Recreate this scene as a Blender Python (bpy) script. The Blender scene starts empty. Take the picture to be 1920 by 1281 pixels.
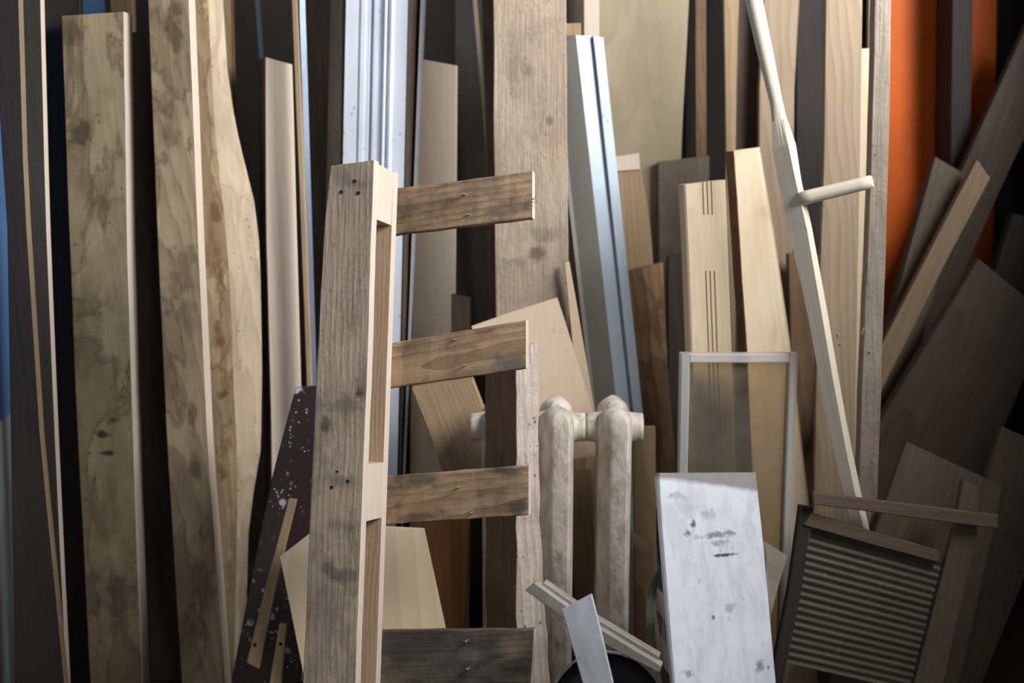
import bpy, bmesh, math, random
from mathutils import Vector, Matrix, noise
random.seed(7)
scene = bpy.context.scene
COL = scene.collection

# ------------------------------------------------------------------ camera, light, exposure
CAM = Vector((0.0, 0.0, 1.33)); PITCH = math.radians(12.0); F = 2667.0
cam = bpy.data.cameras.new('camera'); cam_o = bpy.data.objects.new('camera', cam); COL.objects.link(cam_o)
cam.lens = 50.0; cam.sensor_width = 36.0
cam_o.location = CAM; cam_o.rotation_euler = (math.radians(90) - PITCH, 0, 0)
cam.dof.use_dof = True; cam.dof.focus_distance = 2.30; cam.dof.aperture_fstop = 3.2
scene.camera = cam_o
scene.view_settings.view_transform = 'Standard'; scene.view_settings.look = 'None'
scene.view_settings.gamma = 1.0; scene.view_settings.use_curve_mapping = False
scene.view_settings.exposure = 0.0
w = bpy.data.worlds.new('world'); scene.world = w; w.use_nodes = True
w.node_tree.nodes['Background'].inputs[0].default_value = (1.0, 0.97, 0.93, 1)
w.node_tree.nodes['Background'].inputs[1].default_value = 0.38
la = bpy.data.lights.new('window_daylight', 'AREA'); la.shape = 'RECTANGLE'; la.size = 1.8; la.size_y = 1.15
la.energy = 188; la.color = (0.96, 0.98, 1.0)
lo = bpy.data.objects.new('window_daylight', la); COL.objects.link(lo)
lo.location = (1.95, 1.35, 2.08); lo.rotation_euler = Vector((-1.0, 0.35, -0.42)).to_track_quat('-Z', 'Z').to_euler()

# ------------------------------------------------------------------ pixel -> ray -> leaning plane
FWD = Vector((0, math.cos(PITCH), -math.sin(PITCH))); UP = Vector((0, math.sin(PITCH), math.cos(PITCH)))
def ray(px, py): return FWD + Vector((1, 0, 0)) * ((px - 960) / F) - UP * ((py - 640.5) / F)
class Plane:
    """leaning plane  y = y0 + lean*z + k*(x-xr)"""
    def __init__(s, y, lean=.1, k=0., px=960):
        s.y0 = y - lean * .7; s.lean = lean; s.k = k; s.xr = (px - 960) / F * y
    def hit(s, p):
        d = ray(*p)
        t = (s.y0 + s.lean * CAM.z + s.k * (CAM.x - s.xr) - CAM.y) / (d.y - s.lean * d.z - s.k * d.x)
        return CAM + d * t
    def n(s): return Vector((-s.k, 1, -s.lean)).normalized()
    def off(s, o):
        q = Plane(0, 0); q.y0 = s.y0 + o * math.sqrt(1 + s.lean ** 2 + s.k ** 2); q.lean = s.lean; q.k = s.k; q.xr = s.xr
        return q

# ------------------------------------------------------------------ materials
def lin(c): return tuple(((v / 255) / 12.92 if v / 255 < .04045 else ((v / 255 + .055) / 1.055) ** 2.4) for v in c) + (1.0,)
class NT:
    def __init__(s, name):
        s.m = bpy.data.materials.new(name); s.m.use_nodes = True; s.t = s.m.node_tree
        s.b = s.t.nodes['Principled BSDF']
    def n(s, typ, **kw):
        o = s.t.nodes.new(typ)
        for k, v in kw.items(): setattr(o, k, v)
        return o
    def l(s, a, b): s.t.links.new(a, b)
    def setv(s, sock, v):
        if hasattr(v, 'is_linked') or isinstance(v, bpy.types.NodeSocket): s.l(v, sock)
        else: sock.default_value = v
    def math(s, op, a, b=0.0, clamp=False):
        o = s.n('ShaderNodeMath', operation=op); o.use_clamp = clamp
        s.setv(o.inputs[0], a); s.setv(o.inputs[1], b); return o.outputs[0]
    def mix(s, f, a, b, mode='MIX'):
        o = s.n('ShaderNodeMix', data_type='RGBA', blend_type=mode)
        s.setv(o.inputs[0], f); s.setv(o.inputs[6], a); s.setv(o.inputs[7], b); return o.outputs[2]
    def coords(s, ring=False):
        tc = s.n('ShaderNodeTexCoord'); oi = s.n('ShaderNodeObjectInfo')
        cb = s.n('ShaderNodeCombineXYZ')
        ring or s.l(s.math('MULTIPLY', oi.outputs['Random'], 3.7), cb.inputs[2])
        if ring:
            s.l(s.math('MULTIPLY', s.math('SUBTRACT', oi.outputs['Random'], .5), .07), cb.inputs[0])
            s.l(s.math('MULTIPLY', s.math('SUBTRACT', s.math('FRACT', s.math('MULTIPLY', oi.outputs['Random'], 37.)), .5), .8), cb.inputs[2])
        else: s.l(s.math('MULTIPLY', oi.outputs['Random'], .02), cb.inputs[0])
        va = s.n('ShaderNodeVectorMath', operation='ADD'); s.l(tc.outputs['Object'], va.inputs[0]); s.l(cb.outputs[0], va.inputs[1])
        return va.outputs[0]
    def mapping(s, v, loc=(0, 0, 0), rot=(0, 0, 0), sc=(1, 1, 1)):
        o = s.n('ShaderNodeMapping'); s.l(v, o.inputs[0]); o.inputs[1].default_value = loc; o.inputs[2].default_value = rot; o.inputs[3].default_value = sc
        return o.outputs[0]
    def noise(s, v, scale, detail=3, rough=.55, dist=0):
        o = s.n('ShaderNodeTexNoise'); s.l(v, o.inputs['Vector']); o.inputs['Scale'].default_value = scale
        o.inputs['Detail'].default_value = detail; o.inputs['Roughness'].default_value = rough; o.inputs['Distortion'].default_value = dist
        return o.outputs['Fac']
    def ramp(s, f, pts):
        o = s.n('ShaderNodeValToRGB'); e = o.color_ramp.elements
        while len(e) < len(pts): e.new(.5)
        for q, (p, c) in zip(e, pts):
            q.position = p; q.color = c if isinstance(c, tuple) else (c, c, c, 1)
        s.l(f, o.inputs[0]); return o.outputs[0]

def desat(c, f=.10):
    g = .3 * c[0] + .59 * c[1] + .11 * c[2]; return tuple(x + (g - x) * f for x in c)
def wood(name, light, dark, ring=.5, period=.007, tilt=.05, stain=0., stain_c=(70, 52, 36), grime=0., grime_c=(40, 38, 34),
         saw=0., rough=.72, bump=.25, vary=.35, fine=.5, stain_s=5.0, seed=0., knots=0., pits=0.):
    light, dark, stain_c = desat(light), desat(dark), desat(stain_c)
    N = NT(name); v0 = N.coords(True); v = N.mapping(N.coords(), (seed, seed * .37, seed * 1.9))
    nz = N.n('ShaderNodeTexNoise'); N.l(N.mapping(v, sc=(1, 1, .22)), nz.inputs['Vector']); nz.inputs['Scale'].default_value = 16; nz.inputs['Detail'].default_value = 2
    vs_ = N.n('ShaderNodeVectorMath', operation='MULTIPLY'); N.l(nz.outputs['Color'], vs_.inputs[0]); vs_.inputs[1].default_value = (.028, .028, 0)
    va_ = N.n('ShaderNodeVectorMath', operation='ADD'); N.l(v0, va_.inputs[0]); N.l(vs_.outputs[0], va_.inputs[1]); vw = va_.outputs[0]
    f1 = N.noise(N.mapping(v, sc=(1, 1, .035)), 230, 5, .65)
    f2 = N.noise(N.mapping(v, sc=(1, 1, .05)), 60, 3)
    wv = N.n('ShaderNodeTexWave', wave_type='RINGS', rings_direction='Z', wave_profile='SAW')
    N.l(N.mapping(vw, (.02, -.05, 0), (tilt, tilt * .5, 0), (1, 1, .7)), wv.inputs[0])
    wv.inputs['Scale'].default_value = 2 * math.pi / (20 * period); wv.inputs['Distortion'].default_value = 1.6
    wv.inputs['Detail'].default_value = 2; wv.inputs['Detail Scale'].default_value = .12
    r = wv.outputs['Fac']
    fac = N.math('ADD', N.math('MULTIPLY', N.math('POWER', r, 1.6), ring), N.math('MULTIPLY', N.math('SUBTRACT', f1, .42), fine), True)
    fac = N.math('ADD', fac, N.math('MULTIPLY', N.math('SUBTRACT', f2, .5), .5), True)
    c = N.mix(fac, lin(light), lin(dark))
    big = N.ramp(N.noise(N.mapping(v, sc=(1, 1, .45)), 7, 4, .6), [(.3, 1 - vary), (.7, 1.0)])
    c = N.mix(1.0, c, big, 'MULTIPLY')
    if knots:
        vo = N.n('ShaderNodeTexVoronoi'); N.l(N.mapping(v, sc=(1, .3, .55)), vo.inputs['Vector']); vo.inputs['Scale'].default_value = 9
        k = N.ramp(vo.outputs['Distance'], [(.03, 1.0), (.09, .0)])
        c = N.mix(N.math('MULTIPLY', k, knots), c, lin((62, 42, 28)))
    if stain:
        s1 = N.noise(N.mapping(v, sc=(1, 1, .42)), stain_s * 1.6, 5, .58, .8)
        edge = N.ramp(s1, [(.475, 0.), (.515, .9), (.525, .42), (.70, .30)])
        c = N.mix(N.math('MULTIPLY', edge, stain), c, lin(stain_c), 'MIX')
        s2 = N.ramp(N.noise(N.mapping(v, sc=(1, 1, .3), loc=(3, 1, 5)), stain_s * 2.2, 4, .6), [(.56, 0.), (.72, .8)])
        c = N.mix(N.math('MULTIPLY', s2, stain), c, lin(stain_c))
    if grime:
        g = N.math('MULTIPLY', N.ramp(N.noise(N.mapping(v, sc=(1, 1, .5)), 11, 7, .72), [(.46, 0.), (.66, 1.)]), grime)
        c = N.mix(g, c, lin(grime_c))
    if pits:
        vo2 = N.n('ShaderNodeTexVoronoi'); N.l(N.mapping(v, sc=(1, 1, .8)), vo2.inputs['Vector']); vo2.inputs['Scale'].default_value = 75
        pm = N.math('MULTIPLY', N.ramp(vo2.outputs['Distance'], [(.10, 1.), (.22, 0.)]), N.ramp(N.noise(v, 13, 3), [(.5, 0.), (.62, 1.)]))
        c = N.mix(N.math('MULTIPLY', pm, pits), c, lin((48, 38, 30)))
    h = N.math('ADD', N.math('MULTIPLY', f1, .7), N.math('MULTIPLY', N.noise(v, 120, 4), .5))
    if saw:
        sw = N.n('ShaderNodeTexWave', wave_type='BANDS', bands_direction='Z'); N.l(v, sw.inputs[0]); sw.inputs['Scale'].default_value = 75
        sw.inputs['Distortion'].default_value = 1.2; sw.inputs['Detail'].default_value = 2
        q = N.math('MULTIPLY', sw.outputs['Fac'], N.ramp(N.noise(v, 9, 3), [(.4, .15), (.65, 1.)]))
        h = N.math('ADD', h, N.math('MULTIPLY', q, saw))
        c = N.mix(N.math('MULTIPLY', q, saw * .28), c, lin(dark))
    bp = N.n('ShaderNodeBump'); bp.inputs['Strength'].default_value = bump; bp.inputs['Distance'].default_value = .004; N.l(h, bp.inputs['Height'])
    N.l(bp.outputs[0], N.b.inputs['Normal']); N.l(c, N.b.inputs['Base Color'])
    N.b.inputs['Roughness'].default_value = rough; N.b.inputs['Specular IOR Level'].default_value = .3
    return N.m

def paint(name, col, dirt_c=(90, 80, 68), dirt=.5, rough=.4, metal=0., dscale=9, specks=0., speck_c=(30, 30, 32), bump=.08, streak=.3, vary=.1, band=None, splat=False):
    N = NT(name); v = N.coords()
    d = N.ramp(N.noise(N.mapping(v, sc=(1, 1, streak)), dscale, 7, .68), [(.45, 0.), (.75, 1.)])
    c = N.mix(N.ramp(N.noise(v, 4, 2), [(.3, 0.), (.7, 1.)]), lin(col), lin(tuple(x * (1 - vary) for x in col)))
    c = N.mix(N.math('MULTIPLY', d, dirt), c, lin(dirt_c))
    if specks:
        vo = N.n('ShaderNodeTexVoronoi'); N.l(N.mapping(v, sc=(1, 1, .7)), vo.inputs['Vector']); vo.inputs['Scale'].default_value = 55
        pm = N.math('MULTIPLY', N.ramp(vo.outputs['Distance'], [(.09, 1.), (.2, 0.)]), N.ramp(N.noise(v, 8, 4), [(.5, 0.), (.66, 1.)]))
        c = N.mix(N.math('MULTIPLY', pm, specks), c, lin(speck_c))
    if splat:
        for sc_, lo_, hi_, r_ in ((24, .44, .56, .2), (120, .52, .62, .26)):
            vo = N.n('ShaderNodeTexVoronoi'); N.l(v, vo.inputs['Vector']); vo.inputs['Scale'].default_value = sc_
            pm = N.math('MULTIPLY', N.ramp(vo.outputs['Distance'], [(r_ * .7, 1.), (r_, 0.)]), N.ramp(N.noise(v, 19, 4), [(lo_, 0.), (hi_, 1.)]))
            c = N.mix(pm, c, lin(speck_c))
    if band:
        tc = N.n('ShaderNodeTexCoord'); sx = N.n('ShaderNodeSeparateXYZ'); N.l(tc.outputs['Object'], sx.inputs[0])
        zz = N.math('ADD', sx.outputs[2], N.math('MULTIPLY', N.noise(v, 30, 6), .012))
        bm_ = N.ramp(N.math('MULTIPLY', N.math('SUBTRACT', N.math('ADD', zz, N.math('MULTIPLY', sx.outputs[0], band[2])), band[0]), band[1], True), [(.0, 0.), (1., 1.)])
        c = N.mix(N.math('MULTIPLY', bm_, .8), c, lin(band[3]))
    N.l(c, N.b.inputs['Base Color']); N.b.inputs['Roughness'].default_value = rough; N.b.inputs['Metallic'].default_value = metal
    bp = N.n('ShaderNodeBump'); bp.inputs['Strength'].default_value = bump; bp.inputs['Distance'].default_value = .004
    N.l(N.math('ADD', N.noise(v, 60, 5), d), bp.inputs['Height']); N.l(bp.outputs[0], N.b.inputs['Normal'])
    return N.m

M = {}
WPBAND = (.6335, 130, .205, (128, 120, 110))   # slanting grey band along the panel's top edge
M['olive'] = wood('olive_stained_plank', (176, 156, 118), (132, 112, 80), .25, .010, .06, stain=.75, stain_c=(84, 66, 46), grime=.45, grime_c=(78, 70, 56), saw=.8, pits=.8, vary=.25, stain_s=4.5)
M['cathedral'] = wood('cathedral_grain_plank', (186, 160, 122), (130, 104, 76), .5, .012, .10, stain=.8, stain_c=(96, 76, 54), grime=.25, grime_c=(92, 76, 58), vary=.2, seed=1.3)
M['slab'] = wood('live_edge_wood', (206, 178, 136), (150, 122, 86), .45, .010, .06, stain=.85, stain_c=(120, 88, 58), grime=.35, grime_c=(110, 100, 86), pits=.4, vary=.2, seed=2.2)
M['pale'] = wood('pale_planed_wood', (230, 210, 188), (206, 182, 156), .30, .008, .03, vary=.12, bump=.1, fine=.3)
M['beech'] = wood('bright_planed_wood', (214, 192, 158), (190, 164, 128), .30, .008, .03, vary=.12, bump=.1, fine=.3, seed=3.1)
M['bright'] = wood('bright_board', (216, 194, 160), (192, 165, 128), .22, .010, .04, vary=.2, bump=.1, fine=.3, seed=4.4, stain=.25, stain_c=(150, 110, 70))
M['weathered'] = wood('weathered_pallet_wood', (206, 179, 149), (140, 116, 92), .55, .007, .035, stain=.3, stain_c=(80, 70, 60), grime=.6, grime_c=(84, 78, 72), vary=.25, bump=.45, pits=.35, seed=5.2, knots=.5)
M['stringer'] = wood('fresh_pallet_wood', (200, 166, 130), (164, 126, 90), .6, .006, .03, vary=.15, bump=.25, seed=6.3, knots=.3)
M['block'] = wood('sawn_block_wood', (208, 190, 172), (186, 164, 144), .2, .006, .03, vary=.1, bump=.2, seed=6.9)
M['rung'] = wood('pallet_slat_wood', (198, 162, 122), (144, 110, 78), .7, .011, .06, grime=.9, grime_c=(70, 60, 50), vary=.4, stain=.35, stain_c=(88, 64, 44), bump=.35, seed=7.7, knots=.6)
M['rung_dark'] = wood('blackened_slat_wood', (132, 114, 92), (84, 73, 60), .6, .011, .06, grime=1., grime_c=(50, 50, 46), vary=.45, bump=.5, seed=8.1, stain=.6, stain_c=(52, 50, 46), knots=.5)
M['rough'] = wood('rough_sawn_wood', (204, 180, 154), (160, 136, 112), .14, .02, .08, stain=.3, stain_c=(128, 106, 86), grime=.5, grime_c=(112, 100, 88), vary=.15, bump=.9, fine=.6, pits=.55, seed=9.4)
M['roughedge'] = wood('rough_pale_edge_wood', (216, 198, 182), (150, 126, 108), .4, .010, .05, pits=.9, grime=.3, grime_c=(120, 98, 80), vary=.15, bump=.9, fine=.8, seed=10.1)
M['oak'] = wood('plain_tan_board', (172, 148, 120), (140, 116, 90), .55, .011, .07, vary=.15, bump=.2, seed=11.5)
M['greyrough'] = wood('grey_rough_batten', (166, 150, 132), (124, 108, 92), .3, .010, .04, grime=.3, vary=.2, bump=1., fine=.6, pits=.6, seed=12.2)
M['tan'] = wood('tan_wood', (186, 156, 116), (142, 112, 78), .4, .009, .05, vary=.25, seed=13.6)
M['brown'] = wood('brown_wood', (140, 108, 78), (96, 70, 48), .5, .009, .05, vary=.3, seed=14.2, grime=.3)
M['orangewood'] = wood('orange_brown_wood', (176, 118, 68), (134, 86, 48), .4, .01, .05, vary=.2, seed=15.2)
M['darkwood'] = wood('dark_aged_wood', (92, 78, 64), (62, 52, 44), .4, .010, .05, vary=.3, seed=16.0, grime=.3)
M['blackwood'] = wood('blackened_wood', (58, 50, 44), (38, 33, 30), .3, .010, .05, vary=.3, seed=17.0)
M['greywood'] = wood('greyed_wood', (142, 128, 110), (104, 92, 78), .4, .010, .05, vary=.3, seed=18.0, grime=.5, grime_c=(84, 80, 74))
M['midbrown'] = wood('dull_tan_moulding', (146, 122, 94), (112, 90, 66), .3, .01, .05, vary=.2, seed=13.9)
M['sawn'] = wood('sawn_lit_end_wood', (196, 184, 170), (160, 146, 130), .2, .01, .05, vary=.15, seed=6.1)  # sawn ends, the paler tone also paints light from above
M['wane'] = wood('peeled_wane', (214, 192, 160), (158, 130, 98), .35, .012, .06, stain=.4, stain_c=(120, 94, 68), grime=.35, grime_c=(140, 124, 106), pits=.6, vary=.2, bump=.6, seed=2.6)
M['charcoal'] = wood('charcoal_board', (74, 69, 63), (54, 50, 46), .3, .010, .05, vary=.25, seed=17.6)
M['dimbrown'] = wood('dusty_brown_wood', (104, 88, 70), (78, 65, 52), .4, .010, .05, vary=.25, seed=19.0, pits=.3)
M['bark'] = wood('bark', (176, 122, 74), (98, 64, 40), .5, .012, .2, grime=.8, grime_c=(66, 46, 32), vary=.4, bump=1.4, seed=20.)
M['livebrown'] = wood('brown_live_edge_wood', (176, 138, 96), (112, 80, 52), .5, .012, .08, stain=.7, stain_c=(80, 56, 36), grime=.5, grime_c=(84, 62, 44), vary=.3, seed=21.)
M['ply'] = wood('plywood_face', (238, 212, 172), (220, 188, 144), .5, .028, .12, vary=.12, bump=.06, fine=.2, seed=22.)
M['fibre'] = wood('fibreboard', (226, 200, 168), (206, 178, 146), .12, .03, .1, vary=.12, bump=.15, fine=.25, seed=23., pits=.25)
M['panelbeige'] = wood('beige_panel', (200, 182, 148), (178, 158, 124), .15, .02, .05, vary=.22, bump=.1, fine=.2, seed=24., pits=.3, stain=.15)
M['snath'] = wood('bleached_handle_wood', (216, 202, 178), (186, 170, 146), .2, .008, .03, vary=.1, bump=.15, fine=.3, seed=25., knots=.35)
M['lacquer'] = paint('brown_lacquer', (62, 42, 38), (46, 36, 32), .6, .45, specks=1., speck_c=(196, 190, 190), vary=.25, splat=True)
M['white'] = paint('white_enamel_metal', (226, 230, 238), (150, 146, 142), .35, .32, specks=.5, speck_c=(70, 66, 62), streak=.15)
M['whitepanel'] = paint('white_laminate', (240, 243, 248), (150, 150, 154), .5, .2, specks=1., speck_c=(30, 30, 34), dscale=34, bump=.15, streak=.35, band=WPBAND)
M['whitetrim'] = paint('dusty_white_trim', (206, 208, 214), (130, 126, 124), .7, .5, specks=.5, speck_c=(70, 60, 52), dscale=14)
M['oldtrim'] = paint('old_grey_paint', (168, 160, 150), (96, 86, 76), .85, .6, specks=.6, speck_c=(50, 42, 36), dscale=16)
M['rustmetal'] = paint('dirty_metal', (112, 96, 84), (64, 54, 46), .9, .6, dscale=12)
M['galv'] = paint('galvanised_steel', (178, 190, 202), (116, 118, 114), .5, .4, metal=.15, streak=.2, specks=.4, speck_c=(60, 62, 62))
M['galvdull'] = paint('dull_galvanised_face', (172, 170, 158), (130, 126, 114), .5, .6, specks=.3)
M['alu'] = paint('aluminium', (150, 162, 180), (90, 96, 104), .3, .35, metal=.7)
M['radiator'] = paint('old_radiator_paint', (224, 214, 200), (138, 114, 88), 1., .6, dscale=30, bump=.4, streak=.5, specks=.6, speck_c=(92, 76, 60), vary=.15)
M['orange'] = paint('orange_laminate', (226, 104, 24), (190, 82, 22), .4, .5, specks=.25, speck_c=(230, 190, 160), vary=.12)
M['black'] = paint('black_enamel', (36, 36, 36), (70, 66, 60), .4, .5)
M['rim'] = paint('worn_rim', (150, 148, 142), (80, 76, 70), .6, .5)
M['zinc'] = paint('dull_zinc', (74, 66, 52), (52, 45, 36), .7, .55, metal=.1, specks=.4, speck_c=(160, 140, 100))
M['foil'] = paint('crumpled_plastic', (120, 112, 100), (80, 72, 62), .6, .3)
M['cardpaper'] = paint('grey_card', (168, 158, 140), (120, 110, 96), .5, .8)
M['nail'] = paint('nail_steel', (190, 188, 184), (110, 104, 96), .5, .35, metal=.8)
M['nailhole'] = paint('rusty_hole', (34, 26, 22), (20, 16, 14), .5, .8)
M['bluewall'] = paint('blue_wall_paint', (72, 104, 148), (62, 80, 108), .4, .8)
M['plaster'] = paint('added_shade_plaster', (60, 53, 45), (44, 39, 33), .7, .9)
M['concrete'] = paint('dusty_concrete', (92, 84, 74), (60, 54, 46), .8, .9)
M['whitewash'] = paint('whitewashed_wall', (150, 154, 156), (90, 90, 90), .7, .9)
N = NT('clear_plastic'); N.b.inputs['Base Color'].default_value = lin((226, 222, 218)); N.b.inputs['Roughness'].default_value = .28
N.b.inputs['Transmission Weight'].default_value = .55; N.b.inputs['IOR'].default_value = 1.3; M['clear'] = N.m
N = NT('dusty_clear_sheet'); N.t.nodes.remove(N.b)
tr = N.n('ShaderNodeBsdfTransparent'); tr.inputs[0].default_value = (.74, .68, .57, 1); gl = N.n('ShaderNodeBsdfGlossy'); gl.inputs['Roughness'].default_value = .12
df = N.n('ShaderNodeBsdfDiffuse'); df.inputs[0].default_value = lin((196, 186, 166))
vv = N.coords(); dust = N.math('MULTIPLY', N.ramp(N.noise(vv, 7, 6, .6), [(.35, .35), (.7, 1.)]), .22)
m1 = N.n('ShaderNodeMixShader'); N.l(dust, m1.inputs[0]); N.l(tr.outputs[0], m1.inputs[1]); N.l(df.outputs[0], m1.inputs[2])
fr = N.n('ShaderNodeFresnel'); fr.inputs[0].default_value = 1.4
m2 = N.n('ShaderNodeMixShader'); N.l(fr.outputs[0], m2.inputs[0]); N.l(m1.outputs[0], m2.inputs[1]); N.l(gl.outputs[0], m2.inputs[2])
N.l(m2.outputs[0], N.t.nodes['Material Output'].inputs[0]); M['sheet'] = N.m

# ------------------------------------------------------------------ object helpers
def tag(o, label, cat=None, group=None):
    o['label'] = label
    if cat: o['category'] = cat
    if group: o['group'] = group
    return o
def link(name, bm, mat, mw=None, parent=None, smooth=False):
    bmesh.ops.recalc_face_normals(bm, faces=bm.faces[:])
    me = bpy.data.meshes.new(name); bm.to_mesh(me); bm.free()
    for m_ in (mat if isinstance(mat, (list, tuple)) else [mat]): me.materials.append(M[m_])
    if smooth:
        for p in me.polygons: p.use_smooth = True
    o = bpy.data.objects.new(name, me); COL.objects.link(o)
    mw = mw or Matrix()
    if parent:
        o.parent = parent; o.matrix_local = MW[parent.name].inverted() @ mw
    else: o.matrix_world = mw
    MW[o.name] = mw.copy()
    return o
MW = {}
def empty(name, mw, label, cat, group=None):
    o = bpy.data.objects.new(name, None); COL.objects.link(o); o.matrix_world = mw; o.empty_display_size = .05
    MW[o.name] = mw.copy(); return tag(o, label, cat, group)
def frame(org, v, n):
    v = v.normalized(); n = (n - v * n.dot(v)).normalized(); u = n.cross(v)
    m = Matrix((u, n, v)).transposed().to_4x4(); m.translation = org; return m
def resample(pts, n):
    d = [0.]
    for a, b in zip(pts, pts[1:]): d.append(d[-1] + (b - a).length)
    out = []; j = 0
    for i in range(n + 1):
        t = d[-1] * i / n
        while j < len(pts) - 2 and t > d[j + 1]: j += 1
        s = (t - d[j]) / max(1e-9, d[j + 1] - d[j]); out.append(pts[j].lerp(pts[j + 1], s))
    return out
def extend(p, floor, up, t, lean):
    p = p[:]
    if up:
        a, b = p[0], p[1]; d = a - b
        if a.z < up: p[0] = a + d * ((up - a.z) / d.z)
    if floor:
        a, b = p[-2], p[-1]; d = b - a; zf = .002 + max(0, lean) * t
        p[-1] = b + d * ((zf - b.z) / d.z)
    return p
def box_loft(rings):
    bm = bmesh.new(); vs = [[bm.verts.new(p) for p in r] for r in rings]; k = len(rings[0])
    for a, b in zip(vs, vs[1:]):
        for i in range(k): bm.faces.new((a[i], a[(i + 1) % k], b[(i + 1) % k], b[i]))
    bm.faces.new(vs[0]); bm.faces.new(list(reversed(vs[-1])))
    return bm
def board(name, label, cat, L, R, y, mat, lean=.1, k=0., t=.03, LB=None, RB=None, floor=True, up=None, n=14, jit=.0006, bev=.0015,
          parent=None, plane=None, warp=0., group=None, dents=0., side=None):
    pl = plane or Plane(y, lean, k, L[0][0] if not k else .5 * (L[0][0] + R[0][0])); lean = pl.lean
    def conv(P): return resample(extend([pl.hit(p) for p in P], floor, up, t, lean), n)
    l3, r3 = conv(L), conv(R); lb = conv(LB) if LB else None; rb = conv(RB) if RB else None
    nn = pl.n(); org = (l3[-1] + r3[-1]) * .5; top = (l3[0] + r3[0]) * .5
    mw = frame(org, top - org, nn); inv = mw.inverted()
    sd = random.uniform(0, 99); rings = []
    for i in range(n + 1):
        a, b = inv @ l3[i], inv @ r3[i]
        j1 = jit * (noise.noise((sd, i * .3, 0)) + .5 * noise.noise((sd, i * 1.9, 1))); j2 = jit * (noise.noise((sd, i * .3, 7)) + .5 * noise.noise((sd, i * 1.9, 8)))
        if dents: j2 += dents * min(0, noise.noise((sd, i * 1.7, 3)) - .15); j1 -= dents * min(0, noise.noise((sd, i * 1.7, 13)) - .15)
        wy = warp * math.sin(math.pi * i / n) + jit * noise.noise((sd, i * .5, 4))
        xl, xr = a.x + j1, b.x + j2
        xlb = (inv @ lb[i]).x if lb else xl; xrb = (inv @ rb[i]).x if rb else xr
        def z(x): return a.z + (b.z - a.z) * (x - a.x) / max(1e-6, b.x - a.x)
        B = min(bev, abs(xr - xl) * .2, t * .3)
        pts = [(xlb if lb else xl, B), (xl + B, 0), (xr - B, 0), (xr if not rb else xr * .7 + xrb * .3, B if not rb else t * .18), (xrb, t - B), (xrb - B, t), (xlb + B, t), (xlb, t - B)]
        if lb: pts[0] = (xl * .7 + xlb * .3, t * .18)
        rings.append([(x, yy + wy, z(x)) for x, yy in pts])
    bm = box_loft(rings)
    o = link(name, bm, [mat] + ([side[1]] if side else []), mw, parent)
    if side:   # faces turned one way: bark, sawn wood, painted light on upper ends
        for f in o.data.polygons:
            nx = f.normal.x
            if (side[0] == 'L' and nx < -.35) or (side[0] == 'R' and nx > .35) or (side[0] == 'B' and f.normal.z < -.5) or (side[0] == 'T' and f.normal.z > .5): f.material_index = 1
    if label: tag(o, label, cat, group)
    return o
def box(name, mw, x0, x1, y0, y1, z0, z1, mat, parent=None, bev=.0012):
    bm = bmesh.new(); bmesh.ops.create_cube(bm, size=1)
    for v in bm.verts: v.co = Vector(((x0 + x1) / 2 + v.co.x * (x1 - x0), (y0 + y1) / 2 + v.co.y * (y1 - y0), (z0 + z1) / 2 + v.co.z * (z1 - z0)))
    if bev: bmesh.ops.bevel(bm, geom=bm.edges[:], offset=bev, segments=1, affect='EDGES')
    c = Vector(((x0 + x1) / 2, (y0 + y1) / 2, z0)); T = Matrix.Translation(c)
    bmesh.ops.translate(bm, verts=bm.verts, vec=-c)
    return link(name, bm, mat, mw @ T, parent)
def struct(o): o['kind'] = 'structure'; return o
def rod(name, a, b, r0, r1, mat, parent=None, seg=12, smooth=True, tip=.0):
    d = b - a; L = d.length; mw = frame(a, d, Vector((.13, 1, .21)))
    prof = [(0, r0)] + [(L * i / 6, r0 + (r1 - r0) * i / 6) for i in range(1, 6)] + [(L - tip, r1), (L, r1 * (1 - .25 * (tip > 0)))]
    bm = box_loft([[(math.cos(2 * math.pi * j / seg) * r, math.sin(2 * math.pi * j / seg) * r, z) for j in range(seg)] for z, r in prof])
    o = link(name, bm, mat, mw, parent, smooth)
    for p in o.data.polygons:
        if len(p.vertices) > 4: p.use_smooth = False
    return o
def folded(name, label, cat, top, bot, mat, t=.0015, lean=.1, floor=True, up=None, parent=None, n=8, mats=None, group=None):
    """folded sheet profile: top/bot = [(px,py,y)] along the cross-section"""
    cols = []
    for a, b in zip(top, bot):
        q = [Plane(a[2], lean).hit(a[:2]), Plane(b[2], lean).hit(b[:2])]
        cols.append(resample(extend(q, floor, up, t, lean), n))
    m = len(cols); org = (cols[0][-1] + cols[-1][-1]) * .5; tp = (cols[0][0] + cols[-1][0]) * .5
    mw = frame(org, tp - org, Vector((0, 1, -lean))); inv = mw.inverted()
    bm = bmesh.new(); fr_, bk = [], []
    for c in cols: fr_.append([bm.verts.new(inv @ p) for p in c]); bk.append([bm.verts.new((inv @ p) + Vector((0, t, 0))) for p in c])
    mi = []
    for i in range(m - 1):
        for j in range(n):
            for g in (fr_, bk):
                f = bm.faces.new((g[i][j], g[i + 1][j], g[i + 1][j + 1], g[i][j + 1])); f.material_index = mats[i] if mats else 0
    for j in range(n):
        for i in (0, m - 1): bm.faces.new((fr_[i][j], bk[i][j], bk[i][j + 1], fr_[i][j + 1]))
    for i in range(m - 1):
        for j in (0, n): bm.faces.new((fr_[i][j], fr_[i + 1][j], bk[i + 1][j], bk[i][j]))
    o = link(name, bm, mat, mw, parent)
    if label: tag(o, label, cat, group)
    return o
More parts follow.
